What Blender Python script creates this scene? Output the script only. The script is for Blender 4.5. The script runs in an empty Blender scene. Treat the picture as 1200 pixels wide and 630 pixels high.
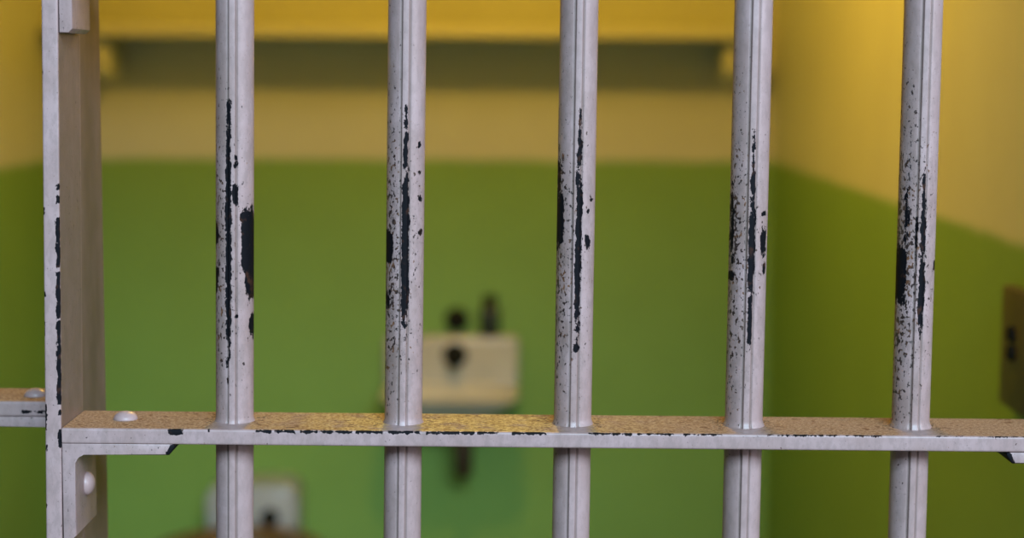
import bpy, bmesh, math, random
import numpy as np
from mathutils import Matrix, Vector

random.seed(4)
SC = bpy.context.scene
COL = SC.collection
PI = math.pi

# ------------------------------------------------------------------ camera
FPX = 2177.0                       # focal length in pixels of the 1200 x 630 frame
CAM_POS = Vector((0.0, -1.35, 1.62))
TILT = math.atan(227.0 / FPX)
ROLL = 0.006
CAM_ROT = (Matrix.Rotation(PI / 2 - TILT, 4, 'X') @ Matrix.Rotation(ROLL, 4, 'Z'))


def at(px, py, y):
    """The point of the upright plane Y = y that the photograph shows at (px, py)."""
    d = CAM_ROT.to_3x3() @ Vector(((px - 600) / FPX, (315 - py) / FPX, -1.0))
    t = (y - CAM_POS.y) / d.y
    return CAM_POS + d * t


def on_side(px, py, x):
    """The point of the side wall X = x seen at (px, py)."""
    d = CAM_ROT.to_3x3() @ Vector(((px - 600) / FPX, (315 - py) / FPX, -1.0))
    return CAM_POS + d * ((x - CAM_POS.x) / d.x)


cam_data = bpy.data.cameras.new('camera')
cam = bpy.data.objects.new('camera', cam_data)
COL.objects.link(cam)
cam.matrix_world = Matrix.Translation(CAM_POS) @ CAM_ROT
cam_data.sensor_width = 36
cam_data.lens = FPX / 1200 * 36
cam_data.clip_start = 0.02
cam_data.dof.use_dof = True
cam_data.dof.focus_distance = 1.372
cam_data.dof.aperture_fstop = 3.4
SC.camera = cam


# ------------------------------------------------------------------ node helpers
class NT:
    def __init__(self, name):
        self.m = bpy.data.materials.new(name)
        self.m.use_nodes = True
        self.t = self.m.node_tree
        self.b = self.t.nodes['Principled BSDF']

    def put(self, sock, v):
        if isinstance(v, bpy.types.NodeSocket):
            self.t.links.new(v, sock)
        elif isinstance(v, tuple) and len(v) == 3 and sock.type == 'RGBA':
            sock.default_value = (*v, 1)
        else:
            sock.default_value = v

    def math(self, op, a, b=0.0, c=None, clamp=False):
        n = self.t.nodes.new('ShaderNodeMath')
        n.operation = op
        n.use_clamp = clamp
        self.put(n.inputs[0], a)
        self.put(n.inputs[1], b)
        if c is not None:
            self.put(n.inputs[2], c)
        return n.outputs[0]

    def ramp(self, v, lo, hi, a=0.0, b=1.0, smooth=True):
        n = self.t.nodes.new('ShaderNodeMapRange')
        n.interpolation_type = 'SMOOTHSTEP' if smooth else 'LINEAR'
        for i, x in enumerate((v, lo, hi, a, b)):
            self.put(n.inputs[i], x)
        return n.outputs[0]

    def mix(self, f, a, b):
        n = self.t.nodes.new('ShaderNodeMix')
        n.data_type = 'RGBA'
        self.put(n.inputs[0], f)
        self.put(n.inputs[6], a)
        self.put(n.inputs[7], b)
        return n.outputs[2]

    def attr(self, name):
        n = self.t.nodes.new('ShaderNodeAttribute')
        n.attribute_name = name
        return n.outputs['Fac']

    def coords(self, scale=(1, 1, 1)):
        tc = self.t.nodes.new('ShaderNodeTexCoord')
        mp = self.t.nodes.new('ShaderNodeMapping')
        self.t.links.new(tc.outputs['Object'], mp.inputs[0])
        mp.inputs['Scale'].default_value = scale
        return mp.outputs[0]

    def noise(self, scale, detail=3.0, rough=0.5, sc=(1, 1, 1)):
        n = self.t.nodes.new('ShaderNodeTexNoise')
        self.t.links.new(self.coords(sc), n.inputs['Vector'])
        n.inputs['Scale'].default_value = scale
        n.inputs['Detail'].default_value = detail
        n.inputs['Roughness'].default_value = rough
        return n.outputs[0]

    def bump(self, h, strength=0.3, dist=0.001):
        n = self.t.nodes.new('ShaderNodeBump')
        n.inputs['Strength'].default_value = strength
        n.inputs['Distance'].default_value = dist
        self.t.links.new(h, n.inputs['Height'])
        self.t.links.new(n.outputs[0], self.b.inputs['Normal'])

    def xyz(self):
        tc = self.t.nodes.new('ShaderNodeTexCoord')
        s = self.t.nodes.new('ShaderNodeSeparateXYZ')
        self.t.links.new(tc.outputs['Object'], s.inputs[0])
        return s.outputs

    def done(self, color, rough=0.5, metal=0.0, spec=0.5):
        self.put(self.b.inputs['Base Color'], color)
        self.put(self.b.inputs['Roughness'], rough)
        self.put(self.b.inputs['Metallic'], metal)
        self.b.inputs['Specular IOR Level'].default_value = spec
        return self.m


def gate_paint():
    """Thick lavender-white gloss paint on steel: worn to black metal, pitted, rust, dust and painted shade."""
    n = NT('worn_white_paint')
    wear, pit, rust, dust = n.attr('wear'), n.attr('pit'), n.attr('rust'), n.attr('dust')
    low = n.noise(28, 3)
    col = n.mix(n.ramp(low, 0.35, 0.65), (0.365, 0.255, 0.245), (0.405, 0.29, 0.285))
    # blotchy wear of the gloss coat
    blot = n.ramp(n.noise(170, 5, 0.7, (1, 1, 0.5)), 0.42, 0.62)
    col = n.mix(n.math('MULTIPLY', blot, n.math('MULTIPLY_ADD', pit, 0.55, 0.12), clamp=True), col, (0.235, 0.175, 0.165))
    # brownish dirt tint, which also paints shade on the bars' left flanks
    streak = n.noise(60, 4, 0.6, (1, 1, 0.25))
    f = n.math('MULTIPLY', n.ramp(streak, 0.38, 0.68), n.math('MULTIPLY', rust, 0.75), clamp=True)
    col = n.mix(f, col, (0.20, 0.135, 0.105))
    # dull tan tint: shade painted in grooves and on side faces, plus jamb rust
    film_shade = n.math('MULTIPLY', n.ramp(n.noise(45, 3), 0.2, 0.8, 0.75, 1.0), n.attr('film_shade'), clamp=True)
    col = n.mix(film_shade, col, (0.150, 0.108, 0.086))
    # rust dust with golden grains, lying on upper faces
    g1 = n.noise(420, 3, 0.7)
    g2 = n.noise(55, 3, 0.6)
    tan = n.mix(n.ramp(g1, 0.40, 0.62), (0.21, 0.11, 0.058), (0.36, 0.235, 0.15))
    gold = n.mix(n.ramp(g1, 0.42, 0.60), (0.30, 0.16, 0.035), (0.66, 0.45, 0.15))
    tan = n.mix(n.math('MULTIPLY', n.attr('gold'), n.ramp(g2, 0.3, 0.55), clamp=True), tan, gold)
    tan = n.mix(n.ramp(n.noise(130, 3), 0.60, 0.70), tan, (0.13, 0.05, 0.02))
    fd = n.math('ADD', n.math('MULTIPLY', dust, 1.6), n.math('MULTIPLY_ADD', n.noise(110, 4, 0.6), 0.9, -0.75), clamp=True)
    col = n.mix(fd, col, tan)
    # small pits
    pn = n.noise(400, 4, 0.55, (1, 1, 0.7))
    thr = n.math('MULTIPLY_ADD', pit, -0.29, 0.835)
    pf = n.ramp(n.math('SUBTRACT', pn, thr), -0.012, 0.018)
    col = n.mix(pf, col, n.mix(n.ramp(n.noise(90, 1), 0.5, 0.72), (0.03, 0.018, 0.016), (0.17, 0.075, 0.035)))
    # finer specks
    sp = n.ramp(n.math('ADD', n.noise(800, 2, 0.6, (1, 1, 0.7)), n.math('MULTIPLY_ADD', pit, 0.13, -0.13)), 0.60, 0.68)
    col = n.mix(n.math('MULTIPLY', sp, 0.8), col, n.mix(n.ramp(n.noise(75, 2), 0.48, 0.68), (0.04, 0.026, 0.022), (0.21, 0.11, 0.06)))
    # chips down to black steel, ragged by noise (wear is a signed distance in mm)
    rag = n.math('MULTIPLY_ADD', n.noise(260, 5, 0.7, (1, 1, 0.6)), 7.0, -3.2)
    cf = n.ramp(n.math('ADD', wear, rag), -0.12, 0.22)
    metal = n.mix(n.ramp(n.noise(120, 3), 0.58, 0.74), (0.006, 0.006, 0.008), (0.045, 0.02, 0.013))
    col = n.mix(cf, col, metal)
    h = n.math('SUBTRACT', n.math('MULTIPLY', n.noise(150, 4, 0.6), 0.35),
               n.math('MAXIMUM', cf, n.math('MULTIPLY', pf, 0.7)))
    n.bump(h, 0.45, 0.0009)
    rough = n.math('ADD', n.math('MULTIPLY', fd, 0.45), n.math('MULTIPLY_ADD', cf, 0.15, 0.40), clamp=True)
    n.put(n.b.inputs['Specular IOR Level'], 0.5)
    m = n.done(col, rough)
    n.put(n.b.inputs['Specular IOR Level'], n.math('MULTIPLY_ADD', cf, -0.38, 0.45))
    return m


PAINT = gate_paint()


# ------------------------------------------------------------------ object helpers
def link(name, me, mat, parent=None):
    o = bpy.data.objects.new(name, me)
    COL.objects.link(o)
    if mat:
        me.materials.append(mat)
    if parent:
        o.parent = parent
        o.matrix_parent_inverse = Matrix.Identity(4)
        # mesh data is written in world coordinates: bring it into the parent's frame
        me.transform(Matrix.Translation(-Vector(parent['base'])))
    return o


def thing(name, label, cat, base, group=None):
    o = bpy.data.objects.new(name, None)
    COL.objects.link(o)
    o.location = base
    o['base'] = [float(v) for v in base]
    o.empty_display_size = 0.1
    o['label'] = label
    o['category'] = cat
    if group:
        o['group'] = group
    return o


ATTRS = ('wear', 'pit', 'rust', 'dust', 'gold', 'film_shade')


def loft(name, prof, A, B, ts, ux, uy, mat, parent, field=None, scale=None, sharp=None):
    """Sweep a closed 2-D profile from A to B with a ring at every t; field(P) -> attributes."""
    A, B = np.array(A, float), np.array(B, float)
    ux, uy = np.array(ux, float), np.array(uy, float)
    prof = np.array(prof, float)
    K = len(prof)
    V = []
    for i, t in enumerate(ts):
        s = 1.0 if scale is None else scale(i, t)
        V.append(A + (B - A) * t + s * prof[:, :1] * ux + s * prof[:, 1:] * uy)
    V = np.concatenate(V)
    F = []
    R = len(ts)
    for r in range(R - 1):
        for k in range(K):
            k2 = (k + 1) % K
            F.append((r * K + k, r * K + k2, (r + 1) * K + k2, (r + 1) * K + k))
    F.append(tuple(range(K - 1, -1, -1)))
    F.append(tuple((R - 1) * K + k for k in range(K)))
    me = bpy.data.meshes.new(name)
    me.from_pydata(V.tolist(), [], F)
    if mat is PAINT:
        vals = {a: np.zeros(len(V)) for a in ATTRS}
        vals['wear'] -= 8
        if field:
            for k, v in field(V).items():
                vals[k] = np.broadcast_to(v, (len(V),)).astype(float)
        for a in ATTRS:
            me.attributes.new(a, 'FLOAT', 'POINT').data.foreach_set('value', vals[a])
    bm = bmesh.new()
    bm.from_mesh(me)
    bmesh.ops.recalc_face_normals(bm, faces=bm.faces)
    bm.to_mesh(me)
    bm.free()
    me.shade_smooth()
    if sharp:
        me.set_sharp_from_angle(angle=math.radians(sharp))
    return link(name, me, mat, parent)


def round_rect(w0, w1, h0, h1, r, step=0.003):
    """Rounded rectangle, counter-clockwise, sides divided about every step."""
    P = []

    def side(a, b):
        k = max(1, int(round(math.dist(a, b) / step)))
        for i in range(k):
            P.append((a[0] + (b[0] - a[0]) * i / k, a[1] + (b[1] - a[1]) * i / k))

    def arc(cx, cy, a0):
        for i in range(4):
            a = a0 + PI / 2 * i / 4
            P.append((cx + r * math.cos(a), cy + r * math.sin(a)))
    side((w0 + r, h0), (w1 - r, h0)); arc(w1 - r, h0 + r, -PI / 2)
    side((w1, h0 + r), (w1, h1 - r)); arc(w1 - r, h1 - r, 0)
    side((w1 - r, h1), (w0 + r, h1)); arc(w0 + r, h1 - r, PI / 2)
    side((w0, h1 - r), (w0, h0 + r)); arc(w0 + r, h0 + r, PI)
    return P


def bm_obj(name, bm, mat, parent=None, smooth=None, field=None):
    bmesh.ops.recalc_face_normals(bm, faces=bm.faces)
    me = bpy.data.meshes.new(name)
    bm.to_mesh(me)
    bm.free()
    if smooth:
        me.shade_smooth()
        me.set_sharp_from_angle(angle=math.radians(smooth))
    if mat is PAINT:
        V = np.array([v.co for v in me.vertices])
        vals = {a: np.zeros(len(V)) for a in ATTRS}
        vals['wear'] -= 8
        if field:
            for k, v in field(V).items():
                vals[k] = np.broadcast_to(v, (len(V),)).astype(float)
        for a in ATTRS:
            me.attributes.new(a, 'FLOAT', 'POINT').data.foreach_set('value', vals[a])
    return link(name, me, mat, parent)


def add_box(bm, lo, hi, bevel=0.0, seg=2):
    vs = [bm.verts.new((x, y, z)) for x in (lo[0], hi[0]) for y in (lo[1], hi[1]) for z in (lo[2], hi[2])]
    fs = [bm.faces.new([vs[i] for i in q]) for q in
          ((0, 1, 3, 2), (4, 6, 7, 5), (0, 4, 5, 1), (2, 3, 7, 6), (0, 2, 6, 4), (1, 5, 7, 3))]
    if bevel:
        es = list({e for f in fs for e in f.edges})
        bmesh.ops.bevel(bm, geom=es, offset=bevel, segments=seg, affect='EDGES', profile=0.5)
    return bm


def add_extrude(bm, pts, axis, a, b, bevel=0.0):
    """Extrude a polygon; axis 'Y': pts are (x, z) and depth a..b; axis 'X': pts are (y, z)."""
    def mk(p, d):
        return (p[0], d, p[1]) if axis == 'Y' else (d, p[0], p[1]) if axis == 'X' else (p[0], p[1], d)
    v0 = [bm.verts.new(mk(p, a)) for p in pts]
    v1 = [bm.verts.new(mk(p, b)) for p in pts]
    f = [bm.faces.new(v0), bm.faces.new(v1[::-1])]
    n = len(pts)
    for i in range(n):
        f.append(bm.faces.new((v0[i], v1[i], v1[(i + 1) % n], v0[(i + 1) % n])))
    if bevel:
        es = list({e for g in f[:2] for e in g.edges})
        bmesh.ops.bevel(bm, geom=es, offset=bevel, segments=2, affect='EDGES', profile=0.5)
    return bm


def add_lathe(bm, prof, M=Matrix.Identity(4), n=40):
    """Revolve (r, h) about local Z, then place with M."""
    rings = []
    for r, h in prof:
        if r < 1e-7:
            rings.append([bm.verts.new(M @ Vector((0, 0, h)))])
        else:
            rings.append([bm.verts.new(M @ Vector((r * math.cos(2 * PI * k / n), r * math.sin(2 * PI * k / n), h)))
                          for k in range(n)])
    for a, b in zip(rings, rings[1:]):
        for k in range(n):
            k2 = (k + 1) % n
            if len(a) == 1 and len(b) == 1:
                continue
            if len(a) == 1:
                bm.faces.new((a[0], b[k], b[k2]))
            elif len(b) == 1:
                bm.faces.new((a[k], b[0], a[k2]))
            else:
                bm.faces.new((a[k], b[k], b[k2], a[k2]))
    return bm


def dome(r, h):
    return [(0, h)] + [(r * math.sin(a), h * math.cos(a)) for a in [PI / 2 * i / 8 for i in range(1, 9)]] + \
           [(r * 0.98, -0.0006), (0, -0.0006)]


def add_tube(bm, pts, r, n=20):
    pts = [Vector(p) for p in pts]
    rings = []
    for i, p in enumerate(pts):
        d = (pts[min(i + 1, len(pts) - 1)] - pts[max(i - 1, 0)]).normalized()
        u = d.orthogonal().normalized() if i == 0 else (u - d * u.dot(d)).normalized()
        w = d.cross(u)
        rings.append([bm.verts.new(p + r * (math.cos(2 * PI * k / n) * u + math.sin(2 * PI * k / n) * w)) for k in range(n)])
    for a, b in zip(rings, rings[1:]):
        for k in range(n):
            bm.faces.new((a[k], a[(k + 1) % n], b[(k + 1) % n], b[k]))
    bm.faces.new(rings[0][::-1])
    bm.faces.new(rings[-1])
    return bm


def sd_box(u, v, cu, cv, hu, hv):
    du, dv = np.abs(u - cu) / hu, np.abs(v - cv) / hv
    return (1 - (du ** 3 + dv ** 3) ** (1 / 3)) * np.minimum(hu, hv) * 1.25


# ------------------------------------------------------------------ the cell
Y_BACK = 2.63
X_L = at(72, 190, Y_BACK).x
X_R = at(906, 190, Y_BACK).x
Z_LINE = at(500, 187, Y_BACK).z
Z_CEIL = 2.42
Y_FRONT = 0.25


def wall_paint(name):
    n = NT(name)
    z = n.xyz()[2]
    wob = n.math('MULTIPLY_ADD', n.noise(9, 3), 0.012, -0.006)
    up = n.ramp(n.math('ADD', z, wob), Z_LINE - 0.010, Z_LINE + 0.010)
    mott = n.ramp(n.noise(5, 4, 0.6), 0.3, 0.7)
    green = n.mix(mott, (0.176, 0.312, 0.060), (0.188, 0.332, 0.066))
    cream = n.mix(mott, (0.50, 0.51, 0.38), (0.53, 0.545, 0.41))
    n.bump(n.noise(60, 5, 0.6), 0.15, 0.002)
    return n.done(n.mix(up, green, cream), 0.55, 0, 0.3)


WALL = wall_paint('two_tone_wall_paint')


def slab(name, lo, hi, mat):
    o = bm_obj(name, add_box(bmesh.new(), lo, hi), mat)
    o['kind'] = 'structure'
    return o


n = NT('floor_concrete')
FLOOR = n.done(n.mix(n.ramp(n.noise(4, 5, 0.6), 0.3, 0.7), (0.16, 0.15, 0.13), (0.22, 0.20, 0.17)), 0.5)
n = NT('ceiling_paint')
CEIL = n.done(n.mix(n.noise(3, 4), (0.52, 0.49, 0.36), (0.56, 0.53, 0.40)), 0.6)

slab('wall_back', (X_L - 0.12, Y_BACK, 0), (X_R + 0.12, Y_BACK + 0.12, Z_CEIL), WALL)
slab('wall_left', (X_L - 0.12, Y_FRONT, 0), (X_L, Y_BACK, Z_CEIL), WALL)
slab('wall_right', (X_R, Y_FRONT, 0), (X_R + 0.12, Y_BACK, Z_CEIL), WALL)
slab('ceiling', (X_L - 0.12, Y_FRONT, Z_CEIL), (X_R + 0.12, Y_BACK + 0.12, Z_CEIL + 0.2), CEIL)
slab('wall_front', (X_L - 0.12, 0.17, 2.10), (X_R + 0.12, Y_FRONT, Z_CEIL + 0.2), WALL)
slab('floor', (-4, -5, -0.2), (4, Y_BACK + 0.12, 0), FLOOR)

# ------------------------------------------------------------------ sliding cell door
D_BAR = 0.038                      # depth of the bar axes behind the door's front face
Z_CB = at(640, 518, 0).z           # mid-height of the crossbar at the middle of the door
DOOR = thing('barred_gate', 'barred steel cell gate, chipped white bars through one long rust dusted crossbar', 'gate',
             (at(640, 518, 0).x, 0.035, 0.0))
DOOR['kind'] = 'thing'


def zpx(y):                        # height on the bars of a feature seen at row y
    return at(600, y, 0.024).z


BAR_R = 0.0142
th = np.concatenate([np.linspace(-PI, -0.42, 30, endpoint=False), np.linspace(-0.42, 0.42, 44, endpoint=False),
                     np.linspace(0.42, PI, 30, endpoint=False)])
s_mm = np.abs(th) * BAR_R * 1000
rr = BAR_R + 0.0012 * np.clip((2.7 - s_mm) / 0.7, 0, 1) - 0.0009 * np.exp(-((s_mm - 3.4) / 0.65) ** 2)
BAR_PROF = np.stack([rr * np.sin(th), -rr * np.cos(th)], 1)

# wear patches: (centre across the bar -1..1, top row, bottom row, half width in mm); None = on the rib
BARS = [
    # x at row 0, x at row 630, patches, pit rows, pit amount
    (275.3, 275.2, [(-0.18, 120, 146, 1.5), (-0.19, 150, 412, 2.1), (0.18, 218, 240, 2), (0.2, 192, 200, 1.2), (0.18, 184, 188, 0.8),
                    (0.95, 250, 352, 4.2), (0.75, 249, 318, 4.0), (0.55, 252, 262, 2.2), (-0.95, 262, 288, 2.6), (-0.95, 314, 345, 2.2), (0.97, 372, 396, 1.6), (0.22, 371, 374, 1.2)], .85),
    (477.5, 471.3, [(0.06, 130, 152, 0.8), (0.05, 148, 200, 1.5), (0.06, 200, 378, 2.5), (-0.95, 270, 310, 5), (0.75, 168, 173, 1), (-0.85, 345, 362, 1.8),
                    (0.75, 200, 206, 1.4), (0.78, 230, 236, 1.2), (0.8, 270, 276, 1.2)], .95),
    (679.0, 668.7, [(0.1, 128, 160, 0.8), (0.12, 160, 195, 1.5), (0.12, 196, 386, 2.2), (-0.88, 225, 290, 3), (-0.92, 190, 225, 1.4), (0.62, 245, 249, 1.2),
                    (0.6, 275, 290, 1.6), (0.1, 402, 412, 2), (0.8, 232, 235, 1)], .85),
    (883.5, 868.0, [(0.05, 168, 200, 0.8), (0.06, 200, 232, 1.7), (0.07, 238, 345, 2.4), (0.05, 345, 398, 1.5), (0.72, 246, 252, 1.8), (0.72, 266, 300, 2.3),
                    (-0.9, 232, 300, 1), (0.8, 308, 318, 1.2), (-0.9, 318, 328, 1.8)], .85),
    (1082.5, 1062.5, [(0.1, 200, 235, 1.1), (0.13, 236, 300, 1.9), (0.14, 302, 385, 2.2), (-0.85, 286, 352, 3), (-0.7, 230, 285, 0.7), (-0.2, 262, 290, 0.4),
                      (0.9, 305, 315, 1.4), (-0.6, 200, 232, 0.2)], 1.0),
]


def bar_field(A, B, patches, amount, seed):
    rnd = random.Random(seed)
    A, B = np.array(A), np.array(B)

    def f(V):
        t = (V[:, 2] - A[2]) / (B[2] - A[2])
        ax = A[0] + (B[0] - A[0]) * t
        u = (V[:, 0] - ax) * 1000                       # mm across
        front = V[:, 1] < A[1] + 0.002
        z = V[:, 2] * 1000
        w = np.full(len(V), -8.0)
        for cu, y0, y1, hw in patches:
            z0, z1 = zpx(y1) * 1000, zpx(y0) * 1000
            d = sd_box(u, z, cu * BAR_R * 1000, (z0 + z1) / 2, hw, max((z1 - z0) / 2, hw))
            w = np.maximum(w, np.where(front, d, -8))
        for k in range(14):                             # the far side is chipped as well
            c, zc = rnd.uniform(-13, 13), rnd.uniform(1290, 1560)
            d = sd_box(u, z, c, zc, rnd.uniform(.5, 2), rnd.uniform(2, 14))
            w = np.maximum(w, np.where(front, -8, d))
        ymid, yhalf = zpx(305), zpx(120) - zpx(305)
        env = np.exp(-((V[:, 2] - ymid) / (yhalf * 1.25)) ** 2)
        side = 0.75 - 0.25 * np.clip(u / 14, -1, 1)
        pit = (0.2 + amount) * (0.32 + 0.68 * env) * side
        rust = (0.30 + 0.45 * env) * np.clip(0.75 - 0.5 * u / 14, 0.1, 1)  # browner towards the left: flank shade painted in along with the rust
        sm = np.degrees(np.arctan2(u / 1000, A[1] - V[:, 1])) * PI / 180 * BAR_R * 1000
        groove = np.exp(-((np.abs(sm) - 3.2) / 0.7) ** 2)  # occlusion shade painted along both sides of the rib
        film_shade = 0.7 * groove + 0.28 * np.clip(-u / 14 - 0.05, 0, 1)  # groove shade plus darkening of the left flank
        return {'wear': w, 'pit': pit, 'rust': rust, 'film_shade': film_shade}
    return f


z_lo, z_hi = 0.02, 2.08
cb_top = Z_CB + 0.006
BAR_X = []
for i, (xt, xb, patches, amount) in enumerate(BARS):
    P0, P1 = at(xb, 630, D_BAR), at(xt, 0, D_BAR)
    dz = P1.z - P0.z
    lean = (P1.x - P0.x) / dz
    A = (P0.x + lean * (z_lo - P0.z), D_BAR, z_lo)
    B = (P0.x + lean * (z_hi - P0.z), D_BAR, z_hi)
    BAR_X.append(P0.x + lean * (Z_CB - P0.z))
    zs = np.concatenate([np.linspace(z_lo, 1.14, 12, endpoint=False), np.arange(1.14, 1.62, 0.0018), np.linspace(1.62, z_hi, 10)])
    ts = (zs - z_lo) / (z_hi - z_lo)
    slope_z = cb_top

    def flare(k, t, zs=zs):
        d = zs[k] - slope_z
        return 1 + (0.13 * math.exp(-(d / 0.0028) ** 2) if abs(d) < 0.02 else 0)
    loft('bar', BAR_PROF, A, B, ts, (1, 0, 0), (0, 1, 0), PAINT, DOOR,
         bar_field(A, B, patches, amount, i), flare)

BX = np.array(BAR_X)
X_ST = at(72, 500, 0).x            # right face of the left stile at the crossbar
X_ST_R = at(1319, 512, 0).x        # left face of the right stile


def crossbar_field(V):
    x, y, z = V[:, 0], V[:, 1], V[:, 2]
    px = x * 1000
    top = z > z.max() - 0.0025
    frac = (x - X_ST) / (X_ST_R - X_ST)
    w = np.full(len(V), -8.0)
    zt = (z.max() - z) * 1000
    near_edge = np.minimum(1.6 - np.abs(zt - 1.6), 2.2 - y * 1000)
    # intermittent chips along the upper front arris (rows of the photograph's long streaks)
    for a, b in ((200, 214), (243, 247), (300, 318), (322, 345), (352, 372), (376, 412), (418, 448), (452, 492), (500, 512),
                 (516, 556), (560, 584), (600, 612), (612, 640), (690, 740), (746, 790), (800, 846), (900, 925), (930, 985), (990, 1032), (1094, 1130), (1150, 1200)):
        xa, xb = at(a, 508, 0).x * 1000, at(b, 508, 0).x * 1000
        hw = 0.2 if a > 690 else 0.5
        d = np.minimum((xb - xa) / 2 - np.abs(px - (xa + xb) / 2), near_edge + hw - 1.2)
        w = np.maximum(w, d)
    d0 = sd_box(px, zt, at(206, 508, 0).x * 1000, 2.2, 4.5, 2.4)
    w = np.maximum(w, np.where(y < 0.002, d0, -8))
    # dust everywhere on top but for the weld ring in front of every bar
    dist = np.abs(x[:, None] - BX[None, :]).min(1)
    clear = np.exp(-(dist / 0.015) ** 4) * (y < 0.03)
    dust = np.where(top & (y > 0.0022), 1.0 - 0.8 * clear, 0.0)
    gold = np.exp(-((frac - 0.36) / 0.14) ** 2) * 1.25 + 0.03
    ring = np.exp(-((dist - 0.019) / 0.004) ** 2) * (y > 0.02) * (y < 0.06)
    pit = np.where(top, 0.5 + 0.5 * ring, 0.52)
    rust = np.where(top, 0.5, 0.22)
    return {'wear': w, 'pit': pit, 'rust': rust, 'dust': dust, 'gold': gold}


ZA, ZB = at(75, 510.5, 0).z, at(1180, 520.6, 0).z
sl = (ZB - ZA) / (at(1180, 520, 0).x - at(75, 510, 0).x)
zc0 = ZA + sl * (X_ST - at(75, 510, 0).x)
zc1 = ZA + sl * (X_ST_R - at(75, 510, 0).x)
CB_H = 0.0058
CB_D = 0.074
cb_prof = round_rect(0.0, CB_D, -CB_H, CB_H, 0.0016, 0.0016)
ts = np.linspace(0, 1, 420)
loft('crossbar', cb_prof, (X_ST + 0.0002, 0, zc0), (X_ST_R - 0.0002, 0, zc1), ts, (0, 1, 0), (0, 0, 1), PAINT, DOOR, crossbar_field, sharp=40)
for dzc in (0.357, -0.357):
    loft('crossbar', round_rect(0, CB_D, -CB_H, CB_H, 0.0016, 0.008), (X_ST + 0.0002, 0, zc0 + dzc), (X_ST_R - 0.0002, 0, zc1 + dzc),
         np.linspace(0, 1, 60), (0, 1, 0), (0, 0, 1), PAINT, DOOR, lambda V: {'rust': 0.3, 'pit': 0.4})


def stile_field(V):
    x, y, z = V[:, 0], V[:, 1], V[:, 2]
    # right front arris worn black between rows 215 and 520, nicks on the left one
    w = np.full(len(V), -8.0)
    xr, xl = (x.max() - x) * 1000, (x - x.min()) * 1000
    xr = (0.0118 - (x - stile_left(z))) * 1000
    xl = (x - stile_left(z)) * 1000
    for y0, y1, hw in ((216, 224, .5), (230, 238, .5), (255, 262, .9), (262, 300, 1.3), (302, 312, .6), (318, 372, 1.2), (374, 400, 1.1), (402, 470, 1.3), (476, 482, .6), (500, 520, .4)):
        z0, z1 = zpx(y1) * 1000, zpx(y0) * 1000
        d = np.minimum((z1 - z0) / 2 - np.abs(z * 1000 - (z0 + z1) / 2), np.minimum(hw + 0.7 - np.abs(xr - 0.7), 1.5 - y * 1000))
        w = np.maximum(w, d)
    for y0, y1, hw in ((243, 252, .9), (340, 346, .6), (376, 392, .6), (470, 488, 1.3), (490, 500, .8), (518, 523, 1.0), (585, 590, .9)):
        z0, z1 = zpx(y1) * 1000, zpx(y0) * 1000
        d = np.minimum((z1 - z0) / 2 - np.abs(z * 1000 - (z0 + z1) / 2), np.minimum(hw - xl, 1.5 - y * 1000))
        w = np.maximum(w, d)
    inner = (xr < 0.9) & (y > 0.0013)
    film_shade = np.where(inner & (y < 0.0680), 0.85, 0.0)  # dirt tint also dims the inner face; clear back edge paints a highlight
    return {'wear': w, 'pit': 0.54, 'rust': np.where(inner, 0.6, 0.2), 'film_shade': film_shade}


P0, P1 = at(54, 630, 0), at(48.2, 0, 0)
st_lean = (P1.x - P0.x) / (P1.z - P0.z)


def stile_left(z):
    return P0.x + st_lean * (z - P0.z)


st_prof = round_rect(0, 0.0118, 0, 0.070, 0.0013, 0.0018)
zs = np.concatenate([np.linspace(0.01, 1.14, 12, endpoint=False), np.arange(1.14, 1.62, 0.002), np.linspace(1.62, z_hi, 10)])
loft('stile', st_prof, (stile_left(0.01), 0, 0.01), (stile_left(z_hi), 0, z_hi), (zs - 0.01) / (z_hi - 0.01), (1, 0, 0), (0, 1, 0), PAINT, DOOR, stile_field, sharp=40)
loft('stile', round_rect(0, 0.0118, 0, 0.070, 0.0013, 0.006), (X_ST_R, 0, 0.01), (X_ST_R, 0, z_hi), np.linspace(0, 1, 80), (1, 0, 0), (0, 1, 0), PAINT, DOOR,
     lambda V: {'rust': 0.3, 'pit': 0.4})
for zr in (0.02, 2.06):
    loft('door_rail', round_rect(0, CB_D, -0.012, 0.012, 0.002, 0.01), (X_ST + 0.006, 0, zr), (X_ST_R, 0, zr), np.linspace(0, 1, 40), (0, 1, 0), (0, 0, 1), PAINT, DOOR,
         lambda V: {'rust': 0.4, 'pit': 0.4})


def bracket(xc, zc, sx, length, drop, depth, parent, y0=0.0006):
    """Angle bracket under a crossbar: corner at (xc, zc), horizontal leg towards sx, vertical leg down."""
    t1, t2, r = 0.0098, 0.0082, 0.0062
    P = [(0, 0), (length - 0.0005, 0), (length, -0.002), (length - 0.0045, -t2), (t1 + r, -t2)]
    for i in range(1, 7):
        a = PI / 2 + PI / 2 * i / 6
        P.append((t1 + r + r * math.cos(a), -t2 - r + r * math.sin(a)))
    P += [(t1, -drop + 0.003), (t1 - 0.003, -drop), (0, -drop)]
    pts = [(xc + sx * a, zc + b) for a, b in P]
    bm = add_extrude(bmesh.new(), pts, 'Y', y0, y0 + depth, 0.0008)
    bmesh.ops.triangulate(bm, faces=[f for f in bm.faces if len(f.verts) > 4])

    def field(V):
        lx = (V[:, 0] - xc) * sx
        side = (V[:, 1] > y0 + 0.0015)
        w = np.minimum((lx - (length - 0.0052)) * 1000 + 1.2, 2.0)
        return {'wear': w, 'rust': np.where(side, 0.7, 0.25), 'pit': 0.52, 'film_shade': np.where(side & (lx > 0.004), 0.7, 0.0)}  # tan tint paints contact shade on the sides and lower end
    return bm_obj('corner_bracket', bm, PAINT, parent, 35, field)


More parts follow.
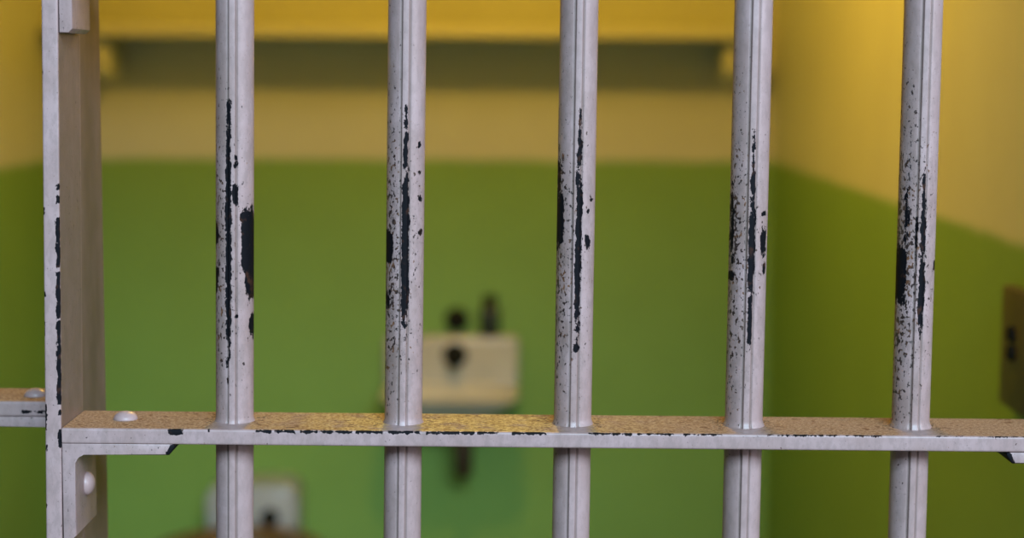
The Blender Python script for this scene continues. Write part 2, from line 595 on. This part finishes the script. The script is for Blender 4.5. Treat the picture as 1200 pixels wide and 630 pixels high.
def rivet(c, axis, parent, r=0.0092, h=0.0062, gray=0.0):
    M = Matrix.Translation(c)
    if axis == 'X':
        M = M @ Matrix.Rotation(PI / 2, 4, 'Y')
    return bm_obj('rivet', add_lathe(bmesh.new(), dome(r, h), M, 32), PAINT, parent, 60, lambda V: {'rust': 0.15, 'pit': 0.25})


def sub(parent_obj, base_obj):
    parent_obj['base'] = list(base_obj['base'])
    return parent_obj


X_BR = stile_left(Z_CB) + 0.0119
zb = zc0 - CB_H - 0.0001
br = sub(bracket(X_BR, zb, 1, at(205, 528, 0).x - X_BR, zb - at(80, 632, 0).z, 0.068, DOOR), DOOR)
rivet(Vector((X_BR + 0.0098, 0.036, at(107, 566, 0.036).z)), 'X', br)
p = at(147, 489, 0.038)
rv = rivet(Vector((p.x, 0.039, zc0 + sl * (p.x - X_ST) + CB_H)), 'Z', DOOR)
X_BU = stile_left(zc0 + 0.357) + 0.0119
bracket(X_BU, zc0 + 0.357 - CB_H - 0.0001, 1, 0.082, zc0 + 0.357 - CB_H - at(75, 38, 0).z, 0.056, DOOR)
zbr = zc1 - CB_H - 0.0001
bracket(X_ST_R - 0.0001, zbr, -1, X_ST_R - at(1180, 532, 0).x, 0.071, 0.068, DOOR)

for o in list(bpy.data.objects):
    if 'base' in o.keys() and o.type == 'MESH':
        del o['base']

# ------------------------------------------------------------------ fixed grille beside the door
Y_G = 0.082
JAMB_X1 = at(99, 300, Y_G).x
GR = thing('fixed_bar_grille', 'fixed white steel grille behind the gate post, short rust topped crossbar stub with a rivet', 'grille', (JAMB_X1 - 0.3, Y_G + 0.035, 0))


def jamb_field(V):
    return {'rust': 1.1, 'pit': 0.3, 'film_shade': 0.95}


loft('jamb', round_rect(-0.012, 0, 0, 0.088, 0.0015, 0.004), (at(101, 630, Y_G).x - 0.0012, Y_G, 0.0), (at(101, 630, Y_G).x - 0.0022, Y_G, z_hi), np.linspace(0, 1, 300), (1, 0, 0), (0, 1, 0),
     PAINT, GR, jamb_field, sharp=40)
Y_GC = 0.100
jx = at(101, 630, Y_G).x - 0.0121
gz = at(25, 479, Y_GC).z
gslope = 0.004


def gcb_field(V):
    x, y, z = V[:, 0], V[:, 1], V[:, 2]
    top = z > gz + 0.0035
    w = np.full(len(V), -8.0)
    for a, b in ((27, 40), (44, 51)):
        xa, xb = at(a, 482, Y_GC).x * 1000, at(b, 482, Y_GC).x * 1000
        w = np.maximum(w, np.where(y < Y_GC + 0.002, sd_box(x * 1000, z * 1000, (xa + xb) / 2, at(20, 482, Y_GC).z * 1000, (xb - xa) / 2, 0.9), -8))
    return {'wear': w, 'dust': np.where(top & (y > Y_GC + 0.0022), 0.95, 0), 'gold': 0.1, 'pit': 0.4, 'rust': 0.4}


loft('crossbar', round_rect(0, 0.064, -0.006, 0.006, 0.0016, 0.0016), (X_L + 0.004, Y_GC, gz), (jx, Y_GC, gz), np.linspace(0, 1, 300), (0, 1, 0), (0, 0, 1), PAINT, GR, gcb_field, sharp=40)
bg = bracket(jx - 0.0001, gz - 0.0062, -1, 0.075, 0.07, 0.060, GR, Y_GC)
p = at(42, 460, Y_GC + 0.028)
rivet(Vector((p.x, Y_GC + 0.028, gz + 0.006)), 'Z', GR)
for k in range(1, 5):
    bx = jx - 0.116 * k - 0.01
    loft('bar', BAR_PROF, (bx, Y_GC + 0.03, 0.0), (bx, Y_GC + 0.03, z_hi), np.linspace(0, 1, 60), (1, 0, 0), (0, 1, 0), PAINT, GR, lambda V: {'rust': 0.4, 'pit': 0.5})

# ------------------------------------------------------------------ materials of the furnishings
n = NT('shelf_paint')
SHELF_M = n.done(n.mix(n.noise(6, 4), (0.50, 0.50, 0.35), (0.54, 0.54, 0.39)), 0.45)
n = NT('porcelain')
PORC = n.done(n.mix(n.ramp(n.noise(7, 4), 0.35, 0.7), (0.50, 0.47, 0.38), (0.42, 0.38, 0.29)), 0.2)
n = NT('stained_porcelain')
PORC2 = n.done(n.mix(n.ramp(n.noise(9, 4), 0.4, 0.7), (0.36, 0.37, 0.37), (0.27, 0.25, 0.20)), 0.3)
n = NT('dark_metal')
DARK = n.done(n.mix(n.noise(30, 3), (0.008, 0.009, 0.007), (0.02, 0.019, 0.014)), 0.9, 0.0, 0.05)
n = NT('rusty_iron')
IRON = n.done(n.mix(n.ramp(n.noise(40, 4), 0.4, 0.65), (0.03, 0.022, 0.014), (0.075, 0.042, 0.018)), 0.6, 0.2)
n = NT('brown_steel')
BROWN = n.done(n.mix(n.ramp(n.noise(25, 4), 0.35, 0.7), (0.045, 0.034, 0.014), (0.066, 0.05, 0.02)), 0.5, 0.1)
n = NT('dark_glass')
DGLASS = n.done(n.mix(n.noise(20, 2), (0.018, 0.026, 0.020), (0.03, 0.035, 0.026)), 0.25)

# ------------------------------------------------------------------ shelf on the back wall
SH_D = 0.20
yf = Y_BACK - SH_D
zt_, zb_ = at(500, 29, yf).z, at(500, 45, yf).z
xs0, xs1 = X_L + 0.02, at(872, 40, yf).x
SHELF = thing('wall_shelf', 'long yellow shelf fixed high across the back wall above its own dark shadow', 'shelf', ((xs0 + xs1) / 2, Y_BACK, zb_))
bm = add_box(bmesh.new(), (xs0, yf, zb_), (xs1, Y_BACK, zt_), 0.005, 3)
bm_obj('board', bm, SHELF_M, SHELF, 40)
for px in (133, 850):
    cx = at(px, 80, Y_BACK - 0.05).x
    zz = at(px, 94, Y_BACK - 0.02).z
    t = zb_ - zz
    # angle plate with a curved brace
    P = [(Y_BACK, zb_), (Y_BACK - 0.16, zb_), (Y_BACK - 0.16, zb_ - t * 0.5)]
    for i in range(7):
        a = PI / 2 * i / 6
        P.append((Y_BACK - 0.13 - 0.03 * math.cos(a), zz + t * 0.5 * (1 - math.sin(a))))
    P += [(Y_BACK - 0.03, zz + t * 0.12), (Y_BACK, zz + t * 0.3)]
    br_ = bm_obj('shelf_bracket', add_extrude(bmesh.new(), P, 'X', cx - 0.014, cx + 0.014, 0.003), SHELF_M, SHELF, 40)

# ------------------------------------------------------------------ sink
sx0, sx1 = at(451, 430, Y_BACK - 0.03).x, at(608, 430, Y_BACK - 0.03).x
scx = (sx0 + sx1) / 2
zs_top = at(530, 394, Y_BACK - 0.045).z
zs_rim = at(530, 449, Y_BACK - 0.045).z
SINK = thing('wall_sink', 'small cream porcelain sink with upright splashback on the green back wall', 'sink', (scx, Y_BACK, zs_rim - 0.2))
bm = add_box(bmesh.new(), (sx0, Y_BACK - 0.045, zs_rim - 0.02), (sx1, Y_BACK, zs_top), 0.012, 4)
bm_obj('splashback', bm, PORC, SINK, 50)
# basin: rounded rectangular shell that narrows downwards
bm = bmesh.new()
hw, dp = (sx1 - sx0) / 2, 0.20


def basin_ring(k, z, inset):
    w, d0, d1, r = hw - inset, Y_BACK - 0.001 - max(0, inset - 0.02) * 0.8, Y_BACK - 0.045 - dp + inset, 0.05
    pts = []
    for cx_, cy_, a0 in ((scx + w - r, d1 + r, -PI / 2), (scx + w - 0.012, d0 - 0.012, 0), (scx - w + 0.012, d0 - 0.012, PI / 2), (scx - w + r, d1 + r, PI)):
        rad = r if a0 in (-PI / 2, PI) else 0.012
        for i in range(7):
            a = a0 + PI / 2 * i / 6
            pts.append((cx_ + rad * math.cos(a), cy_ + rad * math.sin(a), z))
    return [bm.verts.new(q) for q in pts]


def inner_ring(z, inset):
    w, d0, d1, r = hw - inset, Y_BACK - 0.048 - inset * 0.9, Y_BACK - 0.045 - dp + inset, 0.045
    pts = []
    for cx_, cy_, a0 in ((scx + w - r, d1 + r, -PI / 2), (scx + w - r, d0 - r, 0), (scx - w + r, d0 - r, PI / 2), (scx - w + r, d1 + r, PI)):
        for i in range(7):
            a = a0 + PI / 2 * i / 6
            pts.append((cx_ + r * math.cos(a), cy_ + r * math.sin(a), z))
    return [bm.verts.new(q) for q in pts]


rings = [basin_ring(0, zs_rim - 0.078, 0.085), basin_ring(0, zs_rim - 0.070, 0.068), basin_ring(0, zs_rim - 0.045, 0.036), basin_ring(0, zs_rim - 0.020, 0.010),
         basin_ring(0, zs_rim - 0.005, 0.0), basin_ring(0, zs_rim, 0.004), inner_ring(zs_rim, 0.022), inner_ring(zs_rim - 0.006, 0.028),
         inner_ring(zs_rim - 0.035, 0.050), inner_ring(zs_rim - 0.055, 0.075)]
for a, b in zip(rings, rings[1:]):
    for k in range(len(a)):
        bm.faces.new((a[k], a[(k + 1) % len(a)], b[(k + 1) % len(a)], b[k]))
bm.faces.new(rings[0][::-1])
bm.faces.new(rings[-1])
basin = bm_obj('basin', bm, PORC, SINK, 50)
# spout with a dark outlet in the middle of the splashback
pz = at(533, 416, Y_BACK - 0.05).z
px_ = at(533, 416, Y_BACK - 0.05).x
bm = bmesh.new()
M = Matrix.Translation((px_, Y_BACK - 0.044, pz)) @ Matrix.Rotation(PI / 2, 4, 'X')
add_lathe(bm, [(0, 0), (0.026, 0), (0.026, 0.006), (0.020, 0.010), (0.017, 0.012), (0.017, 0.03), (0.012, 0.034), (0, 0.034)], M, 28)
add_tube(bm, [(px_, Y_BACK - 0.07, pz), (px_, Y_BACK - 0.085, pz - 0.003), (px_, Y_BACK - 0.094, pz - 0.010), (px_, Y_BACK - 0.096, pz - 0.022)], 0.010)
bm_obj('spout', bm, DARK, SINK, 45)
# drain pipe with trap
dx = at(543, 550, Y_BACK - 0.12).x
bm = bmesh.new()
zt0 = zs_rim - 0.077
trap = [(dx, Y_BACK - 0.14, zt0 + 0.004), (dx, Y_BACK - 0.14, zt0 - 0.05)]
for i in range(1, 9):
    a = PI * i / 8
    trap.append((dx, Y_BACK - 0.10 - 0.04 * math.cos(a), zt0 - 0.06 - 0.04 * math.sin(a)))
trap += [(dx, Y_BACK - 0.055, zt0 - 0.035), (dx, Y_BACK - 0.035, zt0 - 0.022), (dx, Y_BACK - 0.0, zt0 - 0.02)]
add_tube(bm, trap, 0.019)
bm_obj('drain_trap', bm, IRON, SINK, 60)

# push button valve on the wall, bottle on the splashback
vp = at(535, 375, Y_BACK - 0.02)
bm = add_lathe(bmesh.new(), [(0, 0), (0.025, 0), (0.026, 0.006), (0.022, 0.012), (0.020, 0.03), (0.017, 0.037), (0, 0.039)],
               Matrix.Translation((vp.x, Y_BACK, vp.z)) @ Matrix.Rotation(PI / 2, 4, 'X'), 32)
vo = bm_obj('wall_valve', bm, DARK, None, 45)
vo['label'] = 'small dark round valve on the wall just above the sink splashback'
vo['category'] = 'valve'
bp = at(574, 394, Y_BACK - 0.024)
bh = at(574, 346, Y_BACK - 0.024).z - zs_top
BT = thing('small_bottle', 'dark upright bottle standing on the sink splashback', 'bottle', (bp.x, Y_BACK - 0.024, zs_top))
bm = add_lathe(bmesh.new(), [(0, 0.0), (0.018, 0.0), (0.0215, 0.003), (0.022, bh * .6), (0.020, bh * .68), (0.012, bh * .77), (0.011, bh * .82), (0, bh * .82)],
               Matrix.Translation((bp.x, Y_BACK - 0.024, zs_top)), 32)
bm_obj('bottle_body', bm, DGLASS, BT, 40)
bm = add_lathe(bmesh.new(), [(0, bh * .80), (0.0145, bh * .80), (0.0145, bh * .98), (0.013, bh), (0, bh)], Matrix.Translation((bp.x, Y_BACK - 0.024, zs_top)), 32)
bm_obj('cap', bm, DARK, BT, 40)

# ------------------------------------------------------------------ toilet with a low back box and a brown seat
y_bx = Y_BACK - 0.13
tx = at(295, 600, y_bx).x
zt_top = at(295, 567, y_bx + 0.02).z
Z_SEAT = at(295, 616, y_bx - 0.02).z
n = NT('brown_seat')
SEATM = n.done(n.mix(n.ramp(n.noise(12, 4), 0.35, 0.7), (0.11, 0.062, 0.020), (0.16, 0.092, 0.030)), 0.45)
TO = thing('toilet', 'pale grey toilet with a dark flush button and brown seat, low on the back wall', 'toilet', (tx, Y_BACK - 0.3, 0))
# back box with round upper corners
w_, r_ = 0.097, 0.030
P = [(tx - w_, Z_SEAT - 0.10), (tx + w_, Z_SEAT - 0.10)]
for i in range(9):
    a = PI / 2 * i / 8
    P.append((tx + w_ - r_ + r_ * math.cos(a), zt_top - r_ + r_ * math.sin(a)))
for i in range(9):
    a = PI / 2 + PI / 2 * i / 8
    P.append((tx - w_ + r_ + r_ * math.cos(a), zt_top - r_ + r_ * math.sin(a)))
bm_obj('back_box', add_extrude(bmesh.new(), P, 'Y', y_bx, Y_BACK, 0.008), PORC2, TO, 40)
fb = at(316, 606, y_bx)
bm = add_lathe(bmesh.new(), [(0, 0), (0.019, 0), (0.019, 0.005), (0.014, 0.010), (0.012, 0.018), (0, 0.020)],
               Matrix.Translation((fb.x, y_bx, fb.z)) @ Matrix.Rotation(PI / 2, 4, 'X'), 28)
bm_obj('flush_button', bm, DARK, TO, 45)
bm = bmesh.new()
yc = Y_BACK - 0.35


def ell(cy, a, b, z, n_=40):
    return [bm.verts.new((tx + a * math.cos(2 * PI * k / n_), cy + b * math.sin(2 * PI * k / n_), z)) for k in range(n_)]


def bridge(rings):
    for p, q in zip(rings, rings[1:]):
        for k in range(40):
            bm.faces.new((p[k], p[(k + 1) % 40], q[(k + 1) % 40], q[k]))


zb = Z_SEAT - 0.022
rings = [ell(yc + .06, .125, .18, 0), ell(yc + .06, .12, .175, 0.03), ell(yc + .05, .095, .14, zb * .4), ell(yc + .02, .12, .17, zb * .65), ell(yc, .165, .215, zb * .9),
         ell(yc, .178, .218, zb - .01), ell(yc, .175, .216, zb), ell(yc, .135, .18, zb), ell(yc, .13, .17, zb - .03), ell(yc + .02, .09, .11, zb - .14), ell(yc + .03, .04, .05, zb - .19)]
bridge(rings)
bm.faces.new(rings[0][::-1])
bm.faces.new(rings[-1])
bm_obj('bowl', bm, PORC2, TO, 60)
bm = bmesh.new()
rings = [ell(yc, .178, .218, zb + .0005), ell(yc, .184, .219, zb + .008), ell(yc, .178, .215, zb + .021), ell(yc, .150, .19, zb + .024), ell(yc, .122, .16, zb + .020), ell(yc, .116, .152, zb + .0005)]
rings.append(rings[0])
bridge(rings)
bm_obj('seat', bm, SEATM, TO, 60)

# ------------------------------------------------------------------ plate on the right wall
pa = on_side(1179, 333, X_R - 0.012)
pb = on_side(1179, 474, X_R - 0.012)
PL = thing('wall_plate', 'brown steel plate with two dark bolts on the yellow green side wall', 'plate', (X_R, pa.y - 0.06, pb.z))
bm = add_box(bmesh.new(), (X_R - 0.016, pa.y - 0.13, pb.z), (X_R, pa.y, pa.z), 0.003, 2)
bm_obj('plate_body', bm, BROWN, PL, 40)
for py in (391, 413):
    q = on_side(1187, py, X_R - 0.016)
    bm = add_lathe(bmesh.new(), [(0, 0), (0.009, 0), (0.009, 0.003), (0.007, 0.006), (0, 0.0065)],
                   Matrix.Translation((X_R - 0.016, q.y, q.z)) @ Matrix.Rotation(-PI / 2, 4, 'Y'), 24)
    bm_obj('bolt', bm, DARK, PL, 45)

for o in bpy.data.objects:
    if 'base' in o.keys():
        del o['base']

# ------------------------------------------------------------------ light
w = bpy.data.worlds.new('world')
SC.world = w
w.use_nodes = True
bgn = w.node_tree.nodes['Background']
bgn.inputs[0].default_value = (1.0, 0.86, 0.74, 1)
bgn.inputs[1].default_value = 0.03


def area(name, loc, target, sx, sy, power, color):
    d = bpy.data.lights.new(name, 'AREA')
    d.shape = 'RECTANGLE'
    d.size, d.size_y = sx, sy
    d.energy = power
    d.color = color
    o = bpy.data.objects.new(name, d)
    COL.objects.link(o)
    o.location = loc
    o.rotation_euler = (Vector(target) - Vector(loc)).to_track_quat('-Z', 'Y').to_euler()
    return o


area('gallery_window_light', (0.8, -4.4, 3.85), (0.0, 1.2, 1.3), 2.6, 1.6, 450, (0.56, 0.80, 1.0))
area('side_fill_light', (4.2, -3.2, 2.6), (0, 0.0, 1.4), 1.6, 1.6, 140, (0.90, 0.88, 1.0))  # added unseen lamp, brightens the right flanks of the bars
d = bpy.data.lights.new('cell_lamp', 'POINT')
d.energy = 29.5
d.color = (1.0, 0.56, 0.05)
d.shadow_soft_size = 0.05
lo = bpy.data.objects.new('cell_lamp', d)
COL.objects.link(lo)
lo.location = (-0.08, 1.40, 2.27)

vs = SC.view_settings
vs.view_transform = 'Standard'
vs.look = 'None'
vs.gamma = 1
vs.use_curve_mapping = False
vs.exposure = 0.0
